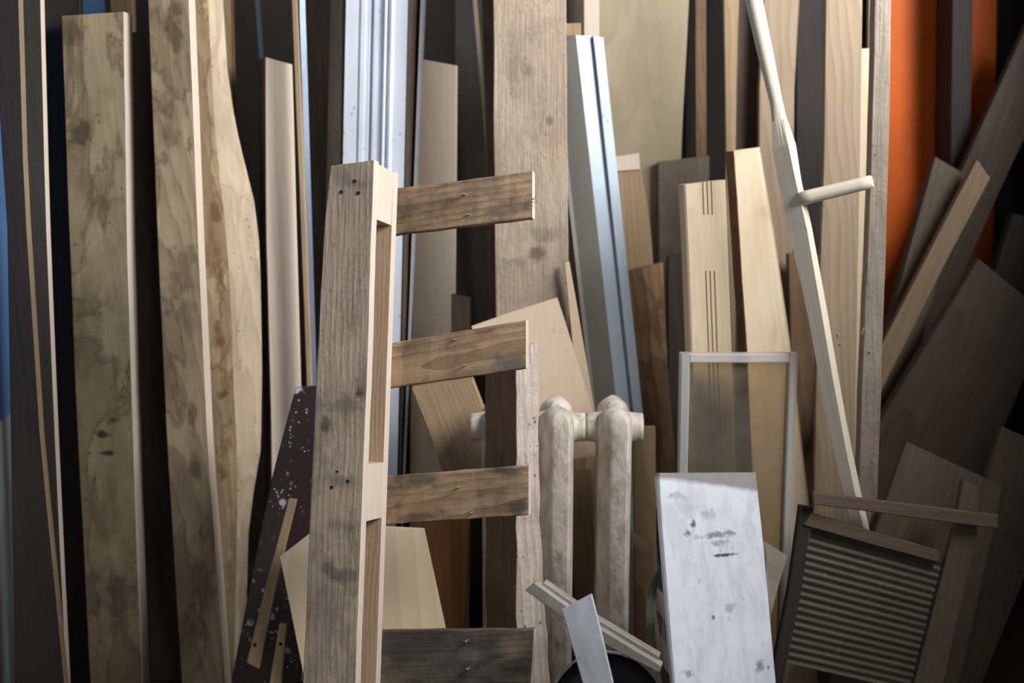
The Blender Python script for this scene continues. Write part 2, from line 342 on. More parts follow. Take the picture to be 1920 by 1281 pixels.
def poly(name, label, cat, pts, y, mat, lean=.1, k=0., t=.004, parent=None, plane=None, bend=0., sub=0, group=None):
    """flat sheet with an irregular outline; the last two points are its lower edge"""
    pl = plane or Plane(y, lean, k, pts[0][0]); P = [pl.hit(p) for p in pts]
    if not plane:
        for p in P:
            if p.z < .004: p.y += pl.lean * (.004 - p.z); p.z = .004
    low = min(P, key=lambda p: p.z); org = Vector((sum(p.x for p in P) / len(P), 0, low.z)); org.y = pl.y0 + pl.lean * org.z + pl.k * (org.x - pl.xr)
    mw = frame(org, Vector((0, pl.lean, 1)), pl.n()); inv = mw.inverted(); Q = [inv @ p for p in P]
    bm = bmesh.new(); f = bm.faces.new([bm.verts.new((q.x, 0, q.z)) for q in Q])
    if sub:
        bmesh.ops.triangulate(bm, faces=[f]); bmesh.ops.subdivide_edges(bm, edges=bm.edges[:], cuts=sub, use_grid_fill=True)
    r = bmesh.ops.extrude_face_region(bm, geom=bm.faces[:])
    for v in r['geom']:
        if isinstance(v, bmesh.types.BMVert): v.co.y += t
    if bend:
        for v in bm.verts: v.co.y += bend * noise.noise((v.co.x * 14, v.co.z * 14, 3.1 + y))
    o = link(name, bm, mat, mw, parent)
    if label: tag(o, label, cat, group)
    return o
def cutboxes(o, boxes):
    """real grooves: subtract small boxes given in the object's own frame"""
    for b in boxes:
        c = box('cutter', MW[o.name], *b, 'pale', bev=0)
        md = o.modifiers.new('c', 'BOOLEAN'); md.operation = 'DIFFERENCE'; md.object = c; md.solver = 'EXACT'
        dg = bpy.context.evaluated_depsgraph_get(); me = bpy.data.meshes.new_from_object(o.evaluated_get(dg))
        o.modifiers.remove(md); o.data = me; cm = c.data; bpy.data.objects.remove(c); bpy.data.meshes.remove(cm)

# ------------------------------------------------------------------ the setting
I4 = Matrix()
struct(box('floor', I4, -1.6, 1.6, -1.2, 3.6, -.10, 0, 'concrete', bev=0))
struct(box('wall_back', I4, -1.6, 1.6, 3.50, 3.62, 0, 2.9, 'plaster', bev=0))
wl = struct(box('wall_left', I4, -1.12, -.975, .9, 3.50, 0, 2.9, 'bluewall', bev=0))
struct(box('trim_1', I4, -.978, -.970, .9, 3.50, 0, .62, 'whitewash', bev=0))
# added unseen right wall: sill and piers shade the lower right, opening admits light
struct(box('shade_wall_right', I4, 1.22, 1.32, -1.2, 3.50, 0, 1.40, 'plaster', bev=0))
struct(box('shade_wall_right', I4, 1.22, 1.32, 2.8, 3.50, 1.40, 2.9, 'plaster', bev=0))
struct(box('shade_wall_right', I4, 1.22, 1.32, -1.2, .2, 1.40, 2.9, 'plaster', bev=0))
struct(box('shade_wall_right', I4, 1.22, 1.32, .2, 2.8, 2.7, 2.9, 'plaster', bev=0))
struct(box('shade_ceiling', I4, -1.6, 1.6, -.4, 3.6, 2.9, 3.0, 'plaster', bev=0))  # added unseen ceiling, keeps overhead ambient light off the pile

# ------------------------------------------------------------------ far left
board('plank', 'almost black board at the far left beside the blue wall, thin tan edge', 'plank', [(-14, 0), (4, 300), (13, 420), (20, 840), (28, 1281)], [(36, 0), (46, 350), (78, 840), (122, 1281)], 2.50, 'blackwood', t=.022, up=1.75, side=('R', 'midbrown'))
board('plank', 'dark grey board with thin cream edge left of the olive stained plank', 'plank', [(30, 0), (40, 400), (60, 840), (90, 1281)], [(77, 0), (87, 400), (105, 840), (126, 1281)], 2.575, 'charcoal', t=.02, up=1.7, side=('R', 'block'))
board('plank', 'added dark board painting shade into the gap left of the olive stained plank', 'plank', [(66, -10), (80, 440), (110, 1281)], [(150, -10), (165, 440), (195, 1281)], 2.74, 'blackwood', t=.02, up=1.7)  # dark board added to give the gap its shade
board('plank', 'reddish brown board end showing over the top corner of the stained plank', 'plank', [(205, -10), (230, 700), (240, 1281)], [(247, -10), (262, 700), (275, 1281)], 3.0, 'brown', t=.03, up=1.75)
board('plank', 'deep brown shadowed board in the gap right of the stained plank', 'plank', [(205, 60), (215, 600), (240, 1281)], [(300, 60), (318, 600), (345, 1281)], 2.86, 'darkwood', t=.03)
board('plank', 'wide olive plank with water stains, mould and a square sawn top', 'plank', [(115, 30), (129, 440), (146, 840), (169, 1281)], [(233, 22), (239, 440), (251, 840), (267, 1281)], 2.66, 'olive', t=.056, jit=.001, n=24, side=('R', 'block'))
board('plank', 'long plank with arched grain and brown patch beside the live edge slab', 'plank', [(277, 0), (295, 440), (313, 840), (341, 1281)], [(355, 0), (372, 440), (391, 840), (424, 1281)], 2.66, 'cathedral', t=.050, up=1.7, n=20, side=('R', 'pale'))
board('wood_slab', 'tall live edge slab with bulging pale bark side', 'slab',
      [(345, 0), (362, 440), (382, 840), (415, 1281)],
      [(392, 0), (398, 130), (404, 230), (412, 320), (422, 400), (430, 500), (436, 620), (440, 740), (446, 860), (446, 1000), (440, 1281)],
      2.75, 'slab', t=.045, up=1.7, n=40, jit=.0012, side=('R', 'wane'),
      RB=[(410, 0), (418, 130), (433, 230), (452, 310), (470, 380), (479, 460), (482, 560), (484, 700), (482, 850), (468, 930), (458, 1010), (452, 1281)])
board('plank', 'narrow bark edged strip rising behind the live edge slab', 'plank', [(405, -5), (425, 300), (440, 1281)], [(434, -5), (440, 300), (462, 1281)], 2.92, 'tan', t=.03, up=1.7, jit=.002, side=('R', 'bark'))

# thin strips and pale plank
folded('metal_strip', 'thin bluish metal strip running down behind the first pale plank', 'strip', [(478, -5, 3.05), (487, -5, 3.06)], [(500, 300, 3.05), (508, 300, 3.06)], 'alu', t=.002, up=1.7)
board('plank', 'pale planed plank with brown left side, standing under the thin metal strip', 'plank', [(497, 107), (498, 440), (508, 800), (512, 1281)], [(548, 121), (557, 440), (567, 800), (572, 1281)], 2.84, 'pale', k=.42, t=.055, side=('L', 'brown'))
board('batten', 'slim tan batten between the pale plank and a blue grey metal strip', 'batten', [(546, -5), (559, 300), (575, 725), (592, 1281)], [(556, -5), (569, 300), (585, 725), (602, 1281)], 2.78, 'tan', t=.014, up=1.7)
folded('metal_strip', 'blue grey metal strip just right of the slim tan batten', 'strip', [(561, -5, 2.8), (572, -5, 2.81)], [(584, 725, 2.8), (594, 725, 2.81)], 'alu', t=.003, up=1.7)
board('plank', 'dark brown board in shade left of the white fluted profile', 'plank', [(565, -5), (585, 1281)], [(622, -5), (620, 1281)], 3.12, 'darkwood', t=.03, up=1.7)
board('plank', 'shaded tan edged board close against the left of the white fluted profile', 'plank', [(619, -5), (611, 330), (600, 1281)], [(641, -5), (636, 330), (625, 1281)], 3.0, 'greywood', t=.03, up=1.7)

# white fluted profile: flats, ribs and a return
def flute(px0, s, y):
    rib = [(0, 0), (24, 0), (25, .006), (28, .006), (29, 0), (37, 0), (38, .006), (46, .004), (50, .010), (54, .0), (60, .0), (61, .007), (72, .004), (74, -.004), (80, .008), (86, -.003), (92, .006), (116, .006)]
    return [(px0[0] + a * s, px0[1], y + d) for a, d in rib]
folded('door_profile', 'tall white fluted metal profile behind the pallet post', 'profile', flute((649, -5), 1.0, 2.86), flute((642, 350), .99, 2.86), 'white', t=.002, up=1.7, n=4)
folded('door_profile', 'grimy white channel with dirt brown face and bright lip right of the fluted profile', 'profile',
       [(764, -5, 2.90), (767, -5, 2.885), (787, -5, 2.93), (789, -5, 2.91), (799, -5, 2.93)], [(757, 400, 2.90), (759, 400, 2.885), (772, 400, 2.93), (774, 400, 2.91), (781, 400, 2.93)], ['white', 'rustmetal'], t=.003, up=1.7, mats=[0, 1, 1, 0])
board('plank', 'pale smooth board half in shadow, right of the white profiles', 'plank', [(785, 110), (772, 640), (765, 1281)], [(857, 123), (853, 640), (848, 1281)], 3.0, 'pale', t=.03)
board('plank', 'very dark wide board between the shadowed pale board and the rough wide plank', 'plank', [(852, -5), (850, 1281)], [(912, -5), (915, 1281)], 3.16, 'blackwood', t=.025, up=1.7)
folded('metal_strip', 'thin grey strip slanting in the dark gap left of the rough wide plank', 'strip', [(886, -5, 3.06), (894, -5, 3.07)], [(904, 200, 3.06), (911, 200, 3.07)], 'rustmetal', t=.003, up=1.7)
board('plank', 'brown board edge tucked against the left side of the rough wide plank', 'plank', [(903, -5), (912, 300), (922, 1281)], [(940, -5), (945, 300), (950, 1281)], 2.86, 'brown', t=.02, up=1.7)
board('block', 'short olive offcut standing in the dark behind the second slat', 'offcut', [(846, 552), (840, 1281)], [(882, 560), (880, 1281)], 2.9, 'tan', t=.03)
board('plank', 'wide rough sawn plank with furry grain behind the pallet slats', 'plank', [(925, -5), (927, 440), (930, 590), (938, 1281)], [(1062, -5), (1065, 440), (1066, 590), (1070, 1281)], 2.76, 'rough', t=.04, up=1.7, jit=.002, n=40)
board('plank', 'dark narrow board behind the top of the galvanised profile', 'plank', [(1050, -5), (1050, 1281)], [(1098, -5), (1098, 1281)], 3.1, 'darkwood', t=.03, up=1.7)
board('plank', 'narrow pinkish board left of the big beige panel', 'plank', [(1094, -5), (1100, 1281)], [(1123, -5), (1128, 1281)], 3.02, 'pale', t=.02, up=1.7)
board('batten', 'square ended tan batten rising just above the galvanised profile', 'batten', [(1058, 44), (1085, 1281)], [(1089, 43), (1120, 1281)], 2.92, 'tan', t=.03)
folded('steel_profile', 'slanting galvanised steel profile with bright fold behind the radiator', 'profile',
       [(1030, 66, 2.90), (1038, 66, 2.90), (1080, 66, 2.878), (1110, 68, 2.895), (1113, 68, 2.885), (1131, 70, 2.89)],
       [(1113, 790, 2.90), (1120, 790, 2.90), (1160, 790, 2.878), (1186, 790, 2.895), (1190, 790, 2.885), (1207, 790, 2.89)], ['galv', 'galvdull'], t=.002, mats=[1, 1, 0, 0, 0])
board('panel', 'big beige panel high at the back with soft shadow along its right side', 'panel', [(1110, -5), (1120, 1281)], [(1292, -5), (1276, 300), (1262, 1281)], 3.18, 'panelbeige', t=.018, up=1.75)

# behind and around the grooved plank
board('plank', 'pale narrowing board with a loose block on its top, right of the galvanised profile', 'plank', [(1140, 322), (1150, 505), (1165, 1281)], [(1201, 318), (1217, 400), (1226, 500), (1232, 1281)], 3.03, 'tan', t=.025)
board('block', 'small notched wood block on top of the pale narrowing board', 'offcut', [(1152, 294), (1154, 321)], [(1198, 287), (1200, 317)], 3.025, 'pale', t=.028, floor=False, n=4)
board('plank', 'greyed short board in shade left of the grooved plank top', 'plank', [(1234, 303), (1238, 1281)], [(1330, 292), (1330, 1281)], 3.15, 'greywood', t=.02)
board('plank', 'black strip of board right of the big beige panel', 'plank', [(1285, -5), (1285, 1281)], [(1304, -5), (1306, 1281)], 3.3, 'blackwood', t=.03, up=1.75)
board('plank', 'reddish brown strip in the dark gap right of the beige panel', 'plank', [(1303, -5), (1308, 1281)], [(1324, -5), (1328, 1281)], 3.2, 'brown', t=.02, up=1.75)
board('plank', 'brown live edge board in half shade right of the radiator', 'plank', [(1176, 509), (1190, 650), (1212, 860), (1230, 1281)], [(1207, 502), (1222, 650), (1236, 760), (1262, 1281)], 2.96, 'livebrown', t=.04, RB=[(1247, 495), (1256, 700), (1270, 860), (1290, 1281)], n=20, jit=.0015)
board('plank', 'dark board with rounded top behind the left side of the grooved plank', 'plank', [(1252, 482), (1256, 1281)], [(1300, 474), (1300, 1281)], 3.05, 'darkwood', t=.03)
pk = board('grooved_plank', 'pale planed plank with two sets of routed grooves', 'plank', [(1283, 346), (1290, 500), (1296, 665), (1318, 1281)], [(1361, 337), (1367, 500), (1373, 665), (1396, 1281)], 2.58, 'beech', k=.30, t=.03, bev=.003)
iv = MW[pk.name].inverted(); gp = Plane(2.58, .1, .30, .5 * (1283 + 1361)); cuts = []
for (ya, yb, xs) in ((330, 403, (1317, 1325, 1333)), (508, 1000, (1324, 1332, 1340))):
    for x in xs:
        a = iv @ gp.hit((x, ya)); b = iv @ gp.hit((x + (yb - ya) * .034, yb)); xm = (a.x + b.x) / 2
        cuts.append((xm - .0014, xm + .0014, -.01, .005, min(a.z, b.z), max(a.z, b.z)))
cutboxes(pk, cuts)
board('plank', 'bright planed board with bark on its left side, behind the clear plastic frame', 'plank', [(1375, 283), (1388, 480), (1400, 660), (1428, 1281)], [(1420, 277), (1450, 480), (1478, 660), (1516, 1000), (1534, 1281)], 2.66, 'bright', k=.26, t=.04, n=24, side=('L', 'bark'), jit=.001,
      RB=[(1441, 279), (1474, 480), (1500, 660), (1533, 950), (1548, 1281)])
board('plank', 'narrow tan board with wavy lit left edge above the bark edged board', 'plank', [(1357, -5), (1359, 200), (1357, 1281)], [(1386, -5), (1380, 200), (1376, 1281)], 3.17, 'tan', t=.02, up=1.7, jit=.003)
board('plank', 'dark brown board behind the top of the scythe handle', 'plank', [(1378, -5), (1376, 1281)], [(1430, -5), (1424, 1281)], 3.22, 'darkwood', t=.03, up=1.75)
board('plank', 'broad tan board directly behind the round top of the scythe handle', 'plank', [(1432, -5), (1424, 150), (1418, 1281)], [(1499, -5), (1490, 150), (1478, 1281)], 3.17, 'oak', t=.03, up=1.7)
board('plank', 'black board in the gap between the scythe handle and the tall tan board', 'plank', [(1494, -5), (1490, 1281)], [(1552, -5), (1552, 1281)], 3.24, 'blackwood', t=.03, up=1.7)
board('plank', 'short dark brown board low behind the middle of the scythe handle', 'plank', [(1478, 476), (1500, 1281)], [(1545, 480), (1560, 1281)], 3.10, 'brown', t=.03)
board('plank', 'tall tan board with oval grain behind the peg of the scythe handle', 'plank', [(1548, -5), (1545, 300), (1540, 440), (1530, 700), (1520, 1281)], [(1617, -5), (1613, 300), (1610, 440), (1605, 700), (1596, 1281)], 2.76, 'oak', t=.02, up=1.7, n=20)
board('plank', 'pale narrow flat topped board left of the tall rough grey batten', 'plank', [(1600, 92), (1597, 440), (1585, 1281)], [(1638, 90), (1629, 340), (1617, 600), (1600, 1281)], 2.79, 'beech', t=.02)
board('plank', 'brown strip rising above the pale narrow flat topped board', 'plank', [(1629, -5), (1615, 1281)], [(1648, -5), (1640, 1281)], 3.15, 'tan', t=.02, up=1.7)
board('batten', 'tall rough grey batten left of the orange panel', 'batten', [(1641, -5), (1632, 340), (1628, 440), (1620, 600), (1612, 840), (1598, 1281)], [(1672, -5), (1665, 340), (1662, 440), (1656, 600), (1648, 840), (1636, 1281)], 2.58, 'greyrough', t=.035, up=1.7, jit=.002, n=30)

# ------------------------------------------------------------------ right side
board('panel', 'bright orange laminate panel at the upper right', 'panel', [(1655, -5), (1640, 1281)], [(1870, -5), (1850, 1281)], 3.275, 'orange', t=.018, up=1.75)
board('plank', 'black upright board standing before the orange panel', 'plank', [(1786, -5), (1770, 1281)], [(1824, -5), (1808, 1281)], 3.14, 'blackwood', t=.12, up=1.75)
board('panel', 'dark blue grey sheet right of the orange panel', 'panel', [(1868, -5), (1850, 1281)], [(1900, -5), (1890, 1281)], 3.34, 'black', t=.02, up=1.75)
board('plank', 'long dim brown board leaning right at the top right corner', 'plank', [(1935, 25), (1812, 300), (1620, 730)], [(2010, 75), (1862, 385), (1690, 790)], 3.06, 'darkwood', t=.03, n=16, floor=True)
board('plank', 'dim brown board with pale sawn end leaning before the orange panel', 'plank', [(1754, 294), (1702, 480), (1655, 650)], [(1815, 330), (1765, 500), (1715, 690)], 2.95, 'dimbrown', t=.035, side=('T', 'sawn'), k=.03)
mo = board('moulding', 'slim rebated moulding leaning right with pale cut end', 'moulding', [(1832, 300), (1740, 478), (1650, 655)], [(1857, 334), (1770, 500), (1690, 660)], 2.89, 'midbrown', t=.025, k=.03, side=('T', 'sawn'))
board('bead', None, None, [(1832, 300), (1740, 478), (1650, 655)], [(1840, 309), (1748, 484), (1660, 657)], 0, 'midbrown', t=.009, parent=mo, plane=Plane(2.89, .1, .03, .5 * (1832 + 1857)).off(-.009), floor=True)
board('panel', 'large dark brown slab leaning at the right behind the small dull panel', 'panel', [(1835, 485), (1742, 640), (1648, 795)], [(1962, 590), (1920, 715), (1845, 890)], 2.825, 'darkwood', t=.038, side=('T', 'sawn'), lean=.1)  # pale upper edge paints light falling from above
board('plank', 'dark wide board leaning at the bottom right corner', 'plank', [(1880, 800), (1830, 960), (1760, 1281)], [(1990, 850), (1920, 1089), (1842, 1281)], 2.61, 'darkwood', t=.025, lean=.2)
cz = board('panel', 'small dull brown panel with slanting top edge showing behind the washboard', 'panel', [(1700, 828), (1640, 1000), (1560, 1281)], [(1880, 912), (1862, 1000), (1800, 1281)], 2.57, 'dimbrown', t=.018, side=('T', 'midbrown'), lean=.2)
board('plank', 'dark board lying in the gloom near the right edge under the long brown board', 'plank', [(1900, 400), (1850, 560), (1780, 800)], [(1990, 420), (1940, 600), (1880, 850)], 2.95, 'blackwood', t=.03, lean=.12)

# washboard
wp = Plane(2.43, .2, 0, 1700)
wb = empty('washboard', Matrix.Translation(wp.hit((1620, 1281))), 'old wooden washboard with corrugated zinc sheet at the lower right', 'washboard')
board('leg', None, None, [(1806, 900), (1790, 990), (1715, 1281)], [(1836, 912), (1832, 1000), (1770, 1281)], 0, 'dimbrown', t=.022, parent=wb, plane=wp.off(.004))
board('leg', None, None, [(1500, 948), (1480, 1100), (1444, 1281)], [(1524, 952), (1504, 1100), (1468, 1281)], 0, 'blackwood', t=.022, parent=wb, plane=wp.off(.004))
board('top_rail', None, None, [(1526, 946), (1870, 992)], [(1526, 924), (1872, 966)], 0, 'dimbrown', t=.02, parent=wb, plane=wp.off(-.021), floor=False, n=8)
board('lower_rail', None, None, [(1506, 985), (1640, 1023), (1760, 1055)], [(1522, 962), (1645, 1000), (1762, 1033)], 0, 'dimbrown', t=.02, parent=wb, plane=wp.off(.0), floor=False, n=8)
A, B, Cc, D = [wp.off(.016).hit(p) for p in ((1524, 988), (1786, 1062), (1722, 1300), (1462, 1240))]
n_r = 18; rows = n_r * 8; mw = frame((Cc + D) * .5, (A + B - Cc - D), wp.n()); inv = mw.inverted(); bm = bmesh.new(); g = []
for i in range(rows + 1):
    s = i / rows; l_, r_ = A.lerp(D, s), B.lerp(Cc, s)
    g.append([bm.verts.new((inv @ l_.lerp(r_, j / 6)) + Vector((0, -.0011 * math.cos(s * n_r * 2 * math.pi) + .001 * noise.noise((j * .7, i * .1, 2)), 0))) for j in range(7)])
for i in range(rows):
    for j in range(6): bm.faces.new((g[i][j], g[i][j + 1], g[i + 1][j + 1], g[i + 1][j]))
link('corrugated_sheet', bm, 'zinc', mw, wb, True)

# ------------------------------------------------------------------ scythe handle
sp = Plane(2.46, .12, 0, 1500)
secs = [  # left, ridge, right, py, squareness
    (1388, 1404, 1421, -60, 0), (1397, 1413, 1430, 0, 0), (1420, 1435, 1450, 100, 0), (1442, 1455, 1468, 190, .1), (1444, 1464, 1479, 225, .7), (1446, 1474, 1494, 275, 1),
    (1460, 1489, 1504, 345, 1), (1478, 1509, 1523, 430, 1), (1499, 1525, 1540, 520, 1), (1516, 1539, 1555, 600, 1), (1533, 1556, 1572, 700, 1), (1551, 1573, 1588, 790, 1), (1564, 1584, 1600, 850, 1), (1582, 1601, 1617, 930, 1), (1600, 1618, 1633, 1000, 1)]
C3 = [sp.hit(((a + c) / 2, py)) for a, r_, c, py, q in secs]
bott = C3[-1] + (C3[-1] - C3[-2]) * ((.012 - C3[-1].z) / (C3[-1].z - C3[-2].z)); topp = C3[0] + (C3[0] - C3[1]) * 4.0
C3 = [topp] + C3 + [bott]; SS = [secs[0]] + secs + [secs[-1]]
mw = frame(C3[-1], C3[0] - C3[-1], sp.n()); inv = mw.inverted(); rings = []; ph = math.radians(35)
for c, (a, r_, b, py, q) in zip(C3, SS):
    lc = inv @ c; s = 2.45 / F; rr = (b - a) / 2 * s; Aw = (r_ - a) * s / math.cos(ph); Bw = (b - r_) * s / math.sin(ph); ring = []
    for j in range(16):
        th = 2 * math.pi * j / 16; ci = Vector((math.cos(th) * rr, math.sin(th) * rr))
        m_ = max(abs(math.cos(th)), abs(math.sin(th))); e = Vector((math.cos(th) / m_ * Aw / 2, math.sin(th) / m_ * Bw / 2))
        e = Vector((e.x * math.cos(ph) + e.y * math.sin(ph), -e.x * math.sin(ph) + e.y * math.cos(ph)))
        e = ci.lerp(e, q); ring.append((lc.x + e.x, e.y, lc.z))
    rings.append(ring)
sn = link('scythe_handle', box_loft(rings), 'snath', mw, None, False); tag(sn, 'bleached wooden scythe handle with a round peg grip', 'handle')
for f in sn.data.polygons:
    zc = f.center.z
    f.use_smooth = zc > (inv @ C3[5]).z
g0, g1 = sp.off(-.012).hit((1497, 374)), sp.off(-.05).hit((1637, 340))
rod('peg_grip', g0, g1, .0125, .0115, 'snath', sn, 16, True, .003)

# ------------------------------------------------------------------ middle
board('panel', 'brown lacquered board spattered with white paint, leaning left of the pallet post', 'panel', [(554, 728), (516, 870), (488, 1000), (433, 1281)], [(640, 720), (620, 870), (600, 1000), (560, 1281)], 2.52, 'lacquer', t=.018, lean=.14)
la1 = board('lath', 'upper thin tan lath with a screw hole lying on the lacquered board', 'lath', [(541, 936), (503, 1080), (462, 1242)], [(556, 938), (522, 1080), (486, 1255)], 2.46, 'tan', t=.012, lean=.16, floor=False)
la2 = board('lath', 'lower short lath with a screw hole, nearest the plywood sheet', 'lath', [(524, 1170), (505, 1281)], [(537, 1172), (528, 1281)], 2.45, 'tan', t=.012, lean=.16)
for o_, p_ in ((la1, (478, 1210)), (la2, (526, 1208))):
    q = Plane(2.46 if o_ is la1 else 2.45, .16).hit(p_); rod('screw_hole', q + Vector((0, .004, 0)), q - Vector((0, .0006, 0)), .0035, .0035, 'nailhole', o_, 10)
poly('plywood_sheet', 'pale plywood sheet with curved grain behind the foot of the pallet', 'sheet', [(525, 1044), (582, 1000), (640, 985), (795, 992), (836, 1182), (862, 1420), (600, 1420)], 2.40, 'ply', lean=.14, t=.008)
board('plank', 'orange brown board under the third slat right of the plywood', 'plank', [(790, 930), (782, 1281)], [(884, 930), (866, 1281)], 2.58, 'orangewood', t=.025)
bk = board('beam_offcut', 'squat brown beam offcut leaning behind the second and third slats', 'offcut', [(772, 731), (800, 800), (828, 880), (838, 905)], [(886, 712), (910, 774), (945, 865), (954, 890)], 2.66, 'tan', t=.035, lean=.04, floor=False)
poly('fibreboard_sheet', 'pale torn fibreboard sheet behind the second slat and radiator top', 'sheet', [(884, 612), (960, 585), (1045, 558), (1062, 610), (1088, 695), (1122, 800), (1128, 850), (1060, 866), (1062, 1400), (990, 1400), (950, 800)], 2.70, 'fibre', lean=.1, t=.006)
board('plank', 'thin sheet with bright edge between fibreboard and galvanised profile', 'sheet', [(1058, 494), (1086, 780), (1140, 1281)], [(1067, 490), (1117, 780), (1200, 1281)], 2.735, 'fibre', t=.006)
board('post', 'rough post with pale splintery edge and brown side, left of the radiator', 'post', [(967, 650), (967, 900), (967, 1281)], [(1009, 645), (1011, 900), (1019, 1100), (1032, 1281)], 2.32, 'roughedge', k=.46, lean=.06, t=.13, jit=.0025, n=40, side=('L', 'brown'))

# radiator
ry = 2.54
rp = Plane(ry - .06, .04, 0, 1035)
zt = rp.hit((1150, 800)).z
rx = [rp.hit((1154, 900)).x - .106 * i for i in range(3)]
rt = empty('radiator', Matrix.Translation((rx[1], ry, 0)), 'old cast iron radiator with flaking cream paint, centre of the pile', 'radiator')
def column(xc, yc, zb, ztp, sgn):
    prof = [(0, .30), (.012, .62), (.03, .82), (.06, .95), (.10, 1.), (.5, 1.), (.88, 1.), (.93, 1.06), (.96, 1.02), (.98, .88), (.993, .6), (1.0, .25)]
    rings = []
    for t_, w_ in prof:
        z = zb + (ztp - zb) * t_; W = .031 * w_; Fh = .036 * (.6 + .4 * w_)
        rings.append([(xc + a * W, yc + sgn * b * Fh, z) for a, b in ((-1, .15), (-.92, -.25), (-.36, -.93), (-.2, -1.0), (.62, -1.0), (.76, -.9), (.95, -.3), (1, .1), (.72, .62), (.4, .95), (-.4, .95), (-.72, .62))])
    return rings
zb = .06; ztp = rp.hit((1150, 772)).z
for xc in rx:
    bm = bmesh.new()
    for sgn, yc in ((1, ry - .036), (-1, ry + .036)):
        b2 = box_loft(column(xc, yc, zb, ztp, sgn)); me = bpy.data.meshes.new('t'); b2.to_mesh(me); bm.from_mesh(me); bpy.data.meshes.remove(me); b2.free()
    c = Vector((xc, ry, zb)); bmesh.ops.translate(bm, verts=bm.verts, vec=-c)
    o = link('section', bm, 'radiator', Matrix.Translation(c), rt, True); o.data.set_sharp_from_angle(angle=math.radians(28))
hz = rp.hit((1150, 815)).z
for i, xc in enumerate(rx):
    for z in (hz, zb + .05):
        a = Vector((xc - .053, ry - .01, z))
        def hub(nm, x0, x1, prof):
            bm = box_loft([[(x0 + (x1 - x0) * s, math.cos(2 * math.pi * j / 18) * r, math.sin(2 * math.pi * j / 18) * r) for j in range(18)] for s, r in prof])
            return link(nm, bm, 'radiator', Matrix.Translation((0, ry - .012, z)), rt, True)
        hub('hub', xc - .0525, xc + .0525, [(0, .026), (.06, .026), (.2, .028), (.5, .036), (.8, .028), (.94, .026), (1, .026)])
    if i == 0:
        hub('end_flange', xc + .0527, xc + .060, [(0, .020), (.02, .030), (.9, .030), (1, .024)])


# pieces right of the radiator
board('plank', 'short tan board with square top between radiator and white panel', 'plank', [(1186, 803), (1192, 1281)], [(1229, 801), (1232, 1281)], 2.76, 'tan', t=.02)
board('lath', 'thin white lath standing close to the right of the radiator', 'lath', [(1174, 850), (1176, 1281)], [(1183, 850), (1184, 1281)], 2.71, 'white', t=.01)
board('plank', 'tan board standing in the gap between radiator sections', 'plank', [(1068, 880), (1085, 1281)], [(1110, 880), (1125, 1281)], 2.69, 'tan', t=.012, lean=.06)
board('lath', 'pale lath end poking out diagonally between radiator and white panel', 'lath', [(1168, 1004), (1222, 1048)], [(1180, 993), (1232, 1030)], 2.68, 'pale', t=.01, floor=False, n=4)
poly('plastic_sheet', 'crumpled grey plastic against the left side of the white panel', 'plastic', [(1236, 1058), (1212, 1110), (1222, 1160), (1208, 1215), (1216, 1300), (1290, 1400), (1290, 1060)], 2.44, 'foil', lean=.1, t=.002, sub=5, bend=.03)

# clear plastic frame and the white panel
tp = Plane(2.50, .08, 0, 1390)
tray = empty('tray_cover', Matrix.Translation(tp.hit((1385, 1281))), 'clear plastic tray cover with milky rim standing before the grooved plank', 'tray cover')
TL, TR_, BR_, BL_ = (1277, 664), (1497, 664), (1477, 1230), (1266, 1230)
board('frame_side', None, None, [TL, BL_], [(1294, 664), (1283, 1230)], 0, 'clear', t=.03, parent=tray, plane=tp, floor=False, n=8, bev=.002)
board('frame_side', None, None, [(1480, 664), (1460, 1230)], [TR_, BR_], 0, 'clear', t=.03, parent=tray, plane=tp, floor=False, n=8, bev=.002)
board('frame_top', None, None, [(1294, 681), (1480, 681)], [(1294, 664), (1480, 664)], 0, 'clear', t=.03, parent=tray, plane=tp, floor=False, n=8, bev=.002)
poly('clear_pane', None, None, [(1290, 678), (1484, 678), (1464, 1230), (1279, 1230)], 0, 'sheet', t=.002, parent=tray, plane=tp.off(.012))
wpl = Plane(2.27, .30, .20, 1320)
wpn = empty('white_panel', Matrix.Translation(wpl.hit((1350, 1281))), 'glossy white scuffed panel with grey top edge, in front of the plastic frame', 'panel')
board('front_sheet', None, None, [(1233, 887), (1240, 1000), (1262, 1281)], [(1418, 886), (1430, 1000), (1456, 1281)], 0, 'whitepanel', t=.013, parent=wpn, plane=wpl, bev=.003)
board('gap_shade', None, None, [(1237, 893), (1244, 1000), (1266, 1281)], [(1412, 893), (1424, 1000), (1450, 1281)], 0, 'blackwood', t=.005, parent=wpn, plane=wpl.off(.0133), bev=.001)  # dark filler sheet, its colour paints the shade between the two sheets
board('back_sheet', None, None, [(1233, 893), (1240, 1000), (1262, 1281)], [(1416, 892), (1428, 1000), (1454, 1281)], 0, 'white', t=.020, parent=wpn, plane=wpl.off(.0186), bev=.003)
poly('card_sheet', 'torn grey card corner sticking out right of the white panel', 'card', [(1400, 1000), (1434, 1016), (1476, 1042), (1446, 1150), (1425, 1400), (1380, 1400)], 2.365, 'cardpaper', lean=.12, t=.002, sub=3, bend=.006)

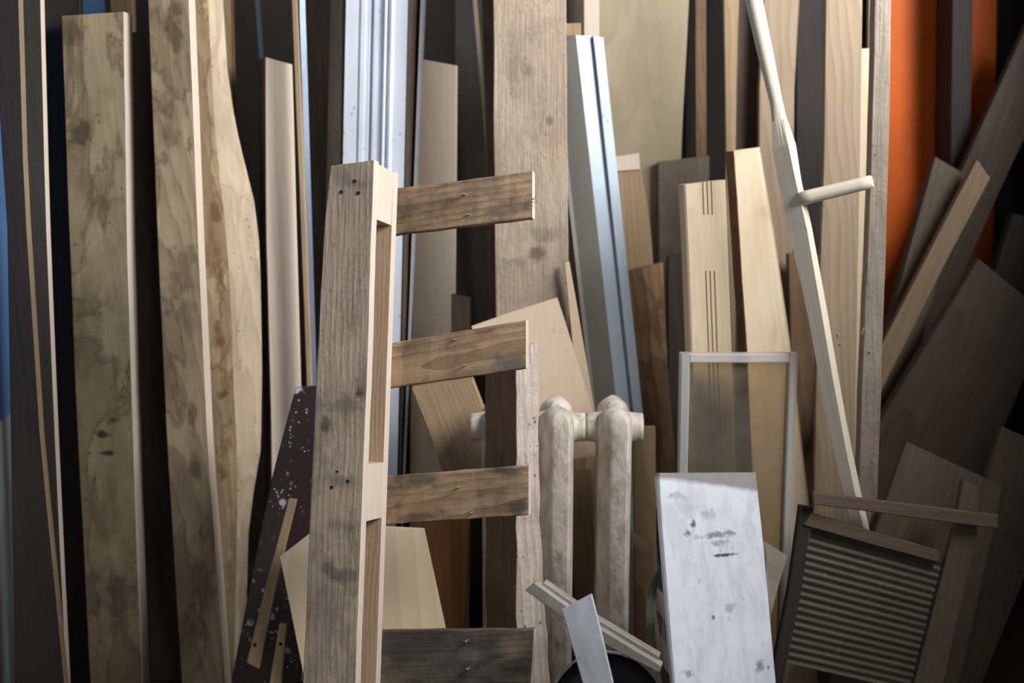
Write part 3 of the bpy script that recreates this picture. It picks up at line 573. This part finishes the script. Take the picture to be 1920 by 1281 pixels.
# stick, short white trim and the dark basin at the bottom
st = Plane(2.22, .1, -.25, 1000)
stick = empty('frame_offcut', Matrix.Translation(st.hit((1110, 1190))), 'slanting grey painted stick of two strips resting across the post and basin', 'stick')
board('strip', None, None, [(985, 1108), (1100, 1192), (1236, 1262)], [(1003, 1093), (1110, 1170), (1240, 1248)], 0, 'oldtrim', t=.02, parent=stick, plane=st, floor=False, n=10)
board('strip', None, None, [(1012, 1102), (1120, 1176), (1232, 1246)], [(1020, 1092), (1124, 1163), (1236, 1230)], 0, 'oldtrim', t=.02, parent=stick, plane=st.off(.012), floor=False, n=10)
board('trim_offcut', 'short dusty white trim standing at the bottom before the slanting stick', 'trim', [(1053, 1146), (1092, 1281)], [(1110, 1116), (1150, 1281)], 2.12, 'whitetrim', t=.012, lean=.12, k=-.1)
bp_ = Plane(2.36, .35, 0, 1140); c = bp_.hit((1138, 1335)); mw = frame(c, Vector((0, .35, 1)), bp_.n())
def disc(prof, seg=48):
    bm = bmesh.new(); rs = [[bm.verts.new((math.cos(2 * math.pi * j / seg) * r, yy, math.sin(2 * math.pi * j / seg) * r)) for j in range(seg)] for r, yy in prof]
    for a, b in zip(rs, rs[1:]):
        for j in range(seg): bm.faces.new((a[j], a[(j + 1) % seg], b[(j + 1) % seg], b[j]))
    return bm, rs
bm, rs = disc([(.092, .0), (.085, .03), (.07, .04), (.001, .042), (.001, .045), (.072, .044), (.088, .033), (.095, .001)])
bn = link('basin', bm, 'black', mw, None, True); tag(bn, 'dark round enamel basin tilted on the floor by the white trim', 'basin')
bm, rs = disc([(.0965, .0), (.0985, -.002), (.1005, 0), (.1, .003), (.0965, .003), (.0965, .0)]); link('rim', bm, 'rim', mw, bn, True)

# ------------------------------------------------------------------ pallet post (half a pallet on end)
pp = Plane(2.15, .26, -.24, 660)
SL = [(620, 311), (608, 420), (597, 620), (588, 820), (579, 1010), (568, 1281)]; SR = [(703, 300), (697, 440), (690, 700), (680, 940), (668, 1281)]
foot = pp.hit((625, 1281)); pal = empty('pallet', Matrix.Translation((foot.x, foot.y, 0)), 'broken weathered pallet on end, like a ladder, front centre', 'pallet')
sk = board('skid_board', None, None, SL, SR, 0, 'weathered', t=.022, parent=pal, plane=pp, n=40, jit=.0012, side=('R', 'block'))
SM = MW[sk.name]; si = SM.inverted()
def skx(py, side='R'):   # local x of the skid's edge at a picture row
    P = SR if side == 'R' else SL
    for a, b in zip(P, P[1:]):
        if py <= b[1]: break
    s = (py - a[1]) / (b[1] - a[1]); return si @ pp.hit((a[0] + (b[0] - a[0]) * s, py))
def strip(name, mat, py0, py1, y0, y1, w=.095, inset=0., parent=pal, side=None):
    a, b = skx(py0), skx(py1); rings = []
    for i in range(9):
        s = i / 8; x = a.x + (b.x - a.x) * s - inset; z = a.z + (b.z - a.z) * s
        if z < .004 and py1 > 1200: z = .004
        B = .0012; rings.append([(x, y0 + B, z), (x, y1 - B, z), (x - B, y1, z), (x - w + B, y1, z), (x - w, y1 - B, z), (x - w, y0 + B, z), (x - w + B, y0, z), (x - B, y0, z)])
    o = link(name, box_loft(rings), [mat] + ([side] if side else []), SM, parent)
    if side:
        for f in o.data.polygons:
            if f.normal.x > .35: f.material_index = 1
    return o
for p0, p1 in ((304, 408), (872, 980), (1390, 1500)):
    strip('block', 'block', p0, p1, .022, .100, .068, .001)
strip('stringer', 'stringer', 302, 1560, .100, .122, .070, 0., side='block')
rq = pp.off(.122); slats = []
for i, (tl, tr_, br, bl) in enumerate((((660, 364), (998, 321), (998, 409), (660, 449)), ((660, 656), (986, 600), (986, 691), (660, 738)), ((660, 898), (991, 872), (991, 966), (660, 988)), ((660, 1184), (1001, 1180), (995, 1282), (660, 1284)))):
    slats.append(board('slat', None, None, [bl, br], [tl, tr_], 0, 'rung_dark' if i == 3 else 'rung', t=.02, parent=pal, plane=rq, floor=False, n=24, jit=.0012, side=('B', 'block')))
for (x, yy) in ((875, 366), (882, 404), (857, 638), (876, 686), (865, 914), (890, 962), (880, 1202), (883, 1254)):
    q = rq.hit((x, yy)); rod('nail', q + Vector((0, .006, 0)), q + Vector((-.006, -.012, .004)), .0016, .0014, 'nail', pal, 8)
for (x, yy) in ((665, 340), (640, 360), (672, 362), (632, 886), (652, 903), (622, 914)):
    q = pp.hit((x, yy)); rod('nail_hole', q + pp.n() * .004, q - pp.n() * .0006, .0032, .0032, 'nailhole', pal, 8)

for (x, yy, dx, dy) in ((998, 373, 16, 6), (998, 376, 12, -6), (998, 384, 9, 10), (998, 380, 18, 2)):
    a_ = rq.hit((x, yy)) - pp.n() * .004; b_ = rq.hit((x + dx, yy + dy)) - pp.n() * .012; rod('splinter', a_, b_, .0009, .0003, 'block', pal, 5)
for nm_, y_, pts_ in (('tall tan board with oval', 2.76, ((1572, 632), (1577, 650))), ('tall rough grey batten left', 2.58, ((1632, 664), (1617, 622)))):
    o_ = [o for o in bpy.data.objects if o.get('label', '').startswith(nm_) and 'batten' in o.name or o.get('label', '').startswith(nm_)][0]
    for p_ in pts_:
        q = Plane(y_, .1).hit(p_); d_ = Vector((random.uniform(-.3, .3), -.4, 1)).normalized()
        rod('wood_chip', q - d_ * .006 + Vector((0, .002, 0)), q + d_ * .008, .0022, .0012, 'beech', o_, 5, False)
# wear with a shape of its own: mould, water and burn marks at their places on the boards
def spots(o, pl, marks, own=True, ns=28):
    if own: o.data.materials[0] = o.data.materials[0].copy()
    m = o.data.materials[0]; N = NT.__new__(NT); N.m = m; N.t = m.node_tree; N.b = N.t.nodes['Principled BSDF']
    inv = o.matrix_world.inverted() if not o.parent else MW[o.name].inverted()
    tc = N.n('ShaderNodeTexCoord'); P_ = tc.outputs['Object']
    c = N.b.inputs['Base Color'].links[0].from_socket
    nz = N.n('ShaderNodeTexNoise'); N.l(P_, nz.inputs['Vector']); nz.inputs['Scale'].default_value = ns; nz.inputs['Detail'].default_value = 6; nz.inputs['Roughness'].default_value = .65
    for (px, py, rx, rz, amt, col) in marks:
        q = inv @ pl.hit((px, py)); e = inv @ pl.hit((px + rx, py)); g = inv @ pl.hit((px, py + rz)); ax, az = max(.002, abs(e.x - q.x) + abs(g.x - q.x) * .5), max(.002, abs(g.z - q.z) + abs(e.z - q.z) * .5)
        if o.name.startswith('slat'): ax, az = abs(g.x - q.x) + .001, abs(e.z - q.z) + .001
        d = N.n('ShaderNodeVectorMath', operation='SUBTRACT'); N.l(P_, d.inputs[0]); d.inputs[1].default_value = (q.x, 0, q.z)
        d2 = N.n('ShaderNodeVectorMath', operation='MULTIPLY'); N.l(d.outputs[0], d2.inputs[0]); d2.inputs[1].default_value = (1 / ax, 0, 1 / az)
        ln = N.n('ShaderNodeVectorMath', operation='LENGTH'); N.l(d2.outputs[0], ln.inputs[0])
        k = N.math('ADD', ln.outputs['Value'], N.math('MULTIPLY', N.math('SUBTRACT', nz.outputs['Fac'], .5), 3.2))
        k = N.ramp(k, [(.35, 1.), (1.0, 0.)])
        c = N.mix(N.math('MULTIPLY', k, amt), c, lin(col))
    N.l(c, N.b.inputs['Base Color'])
def lab(t): return [o for o in bpy.data.objects if o.get('label', '').startswith(t)][0]
DK = (66, 54, 42)
spots(lab('wide olive plank'), Plane(2.66), [(128, 62, 34, 46, .6, DK), (146, 262, 26, 40, .8, DK), (200, 380, 40, 16, .45, (98, 74, 50)), (185, 590, 10, 60, .4, DK), (192, 815, 16, 10, .9, (44, 34, 28)), (200, 850, 20, 6, .9, (44, 34, 28)), (212, 790, 8, 8, .8, (44, 34, 28)), (225, 1110, 46, 70, .6, (70, 62, 54)), (172, 1120, 26, 50, .45, (84, 80, 72)), (195, 1000, 30, 22, .35, DK)])
spots(lab('long plank with arched'), Plane(2.66), [(325, 50, 18, 85, .75, (82, 64, 44)), (325, 265, 18, 30, .55, (88, 66, 46)), (345, 500, 38, 70, .6, (104, 82, 62)), (345, 590, 24, 50, .5, (96, 76, 56)), (360, 780, 9, 40, .6, DK), (365, 880, 14, 36, .7, (84, 60, 40)), (385, 1100, 30, 50, .45, (84, 78, 70))])
spots(lab('tall live edge slab'), Plane(2.75), [(405, 400, 12, 22, .7, (110, 72, 46)), (412, 510, 7, 60, .6, (110, 76, 48)), (412, 640, 14, 30, .6, (120, 80, 50)), (420, 740, 14, 10, .7, (96, 62, 40)), (455, 760, 22, 70, .5, (110, 104, 96)), (415, 885, 10, 16, .7, (90, 64, 42)), (440, 1030, 20, 90, .45, (96, 90, 80))])
spots(sk, pp, [(655, 345, 60, 12, .3, (84, 80, 78)), (640, 330, 24, 16, .4, (80, 78, 76)), (676, 735, 12, 16, .9, (52, 42, 34)), (640, 760, 40, 22, .5, (88, 76, 64)), (610, 795, 12, 20, .7, (60, 52, 44)), (640, 905, 50, 14, .4, (88, 84, 80)), (640, 985, 40, 14, .5, (84, 80, 76)), (615, 1065, 20, 28, .65, (66, 64, 62)), (650, 1080, 30, 14, .5, (80, 76, 72)), (600, 1180, 20, 60, .3, (150, 146, 138))])
spots(slats[0], rq, [(765, 395, 26, 24, .5, DK), (900, 355, 60, 14, .45, (92, 84, 76)), (940, 390, 50, 10, .4, (98, 80, 62))])
spots(slats[1], rq, [(950, 680, 40, 20, .7, (96, 92, 86)), (900, 615, 70, 8, .4, DK), (775, 650, 40, 12, .35, (88, 80, 70))])
spots(slats[2], rq, [(775, 895, 50, 22, .75, (70, 66, 60)), (790, 970, 60, 12, .7, (66, 58, 50)), (968, 950, 24, 20, .75, (62, 54, 48)), (902, 925, 12, 10, .7, (110, 74, 44)), (960, 885, 30, 8, .6, (70, 62, 54))])
spots(slats[3], rq, [(770, 1220, 90, 60, .75, (62, 62, 58)), (965, 1215, 24, 16, .5, (140, 110, 80)), (960, 1255, 40, 8, .6, (44, 36, 28)), (880, 1230, 40, 16, .3, (130, 112, 92))])
spots(bpy.data.objects['front_sheet'], wpl, [(1290, 1000, 8, 8, .95, (40, 42, 46)), (1300, 985, 6, 10, .8, (60, 62, 66)), (1345, 1003, 40, 6, .7, (90, 92, 96)), (1350, 1018, 22, 7, .6, (100, 102, 106)), (1357, 1041, 26, 3, .9, (50, 52, 56)), (1330, 965, 18, 12, .35, (120, 122, 128)), (1280, 950, 30, 30, .25, (150, 152, 156)), (1368, 1140, 14, 10, .5, (130, 132, 136)), (1425, 1250, 10, 16, .7, (90, 90, 92)), (1290, 1262, 12, 10, .6, (110, 108, 106)), (1270, 930, 16, 10, .3, (140, 140, 140))], ns=85)
spots(lab('wide rough sawn'), Plane(2.76), [(1015, 440, 44, 20, .5, (118, 108, 98)), (1010, 480, 20, 20, .7, (92, 76, 60)), (970, 490, 30, 12, .45, (110, 102, 94)), (960, 120, 10, 90, .3, (130, 112, 94)), (990, 135, 14, 16, .4, (116, 98, 80)), (1030, 225, 8, 12, .6, (100, 84, 66)), (1045, 290, 26, 40, .3, (186, 150, 116))])
M['orange'].node_tree.nodes['Principled BSDF'].inputs['Specular IOR Level'].default_value = .2
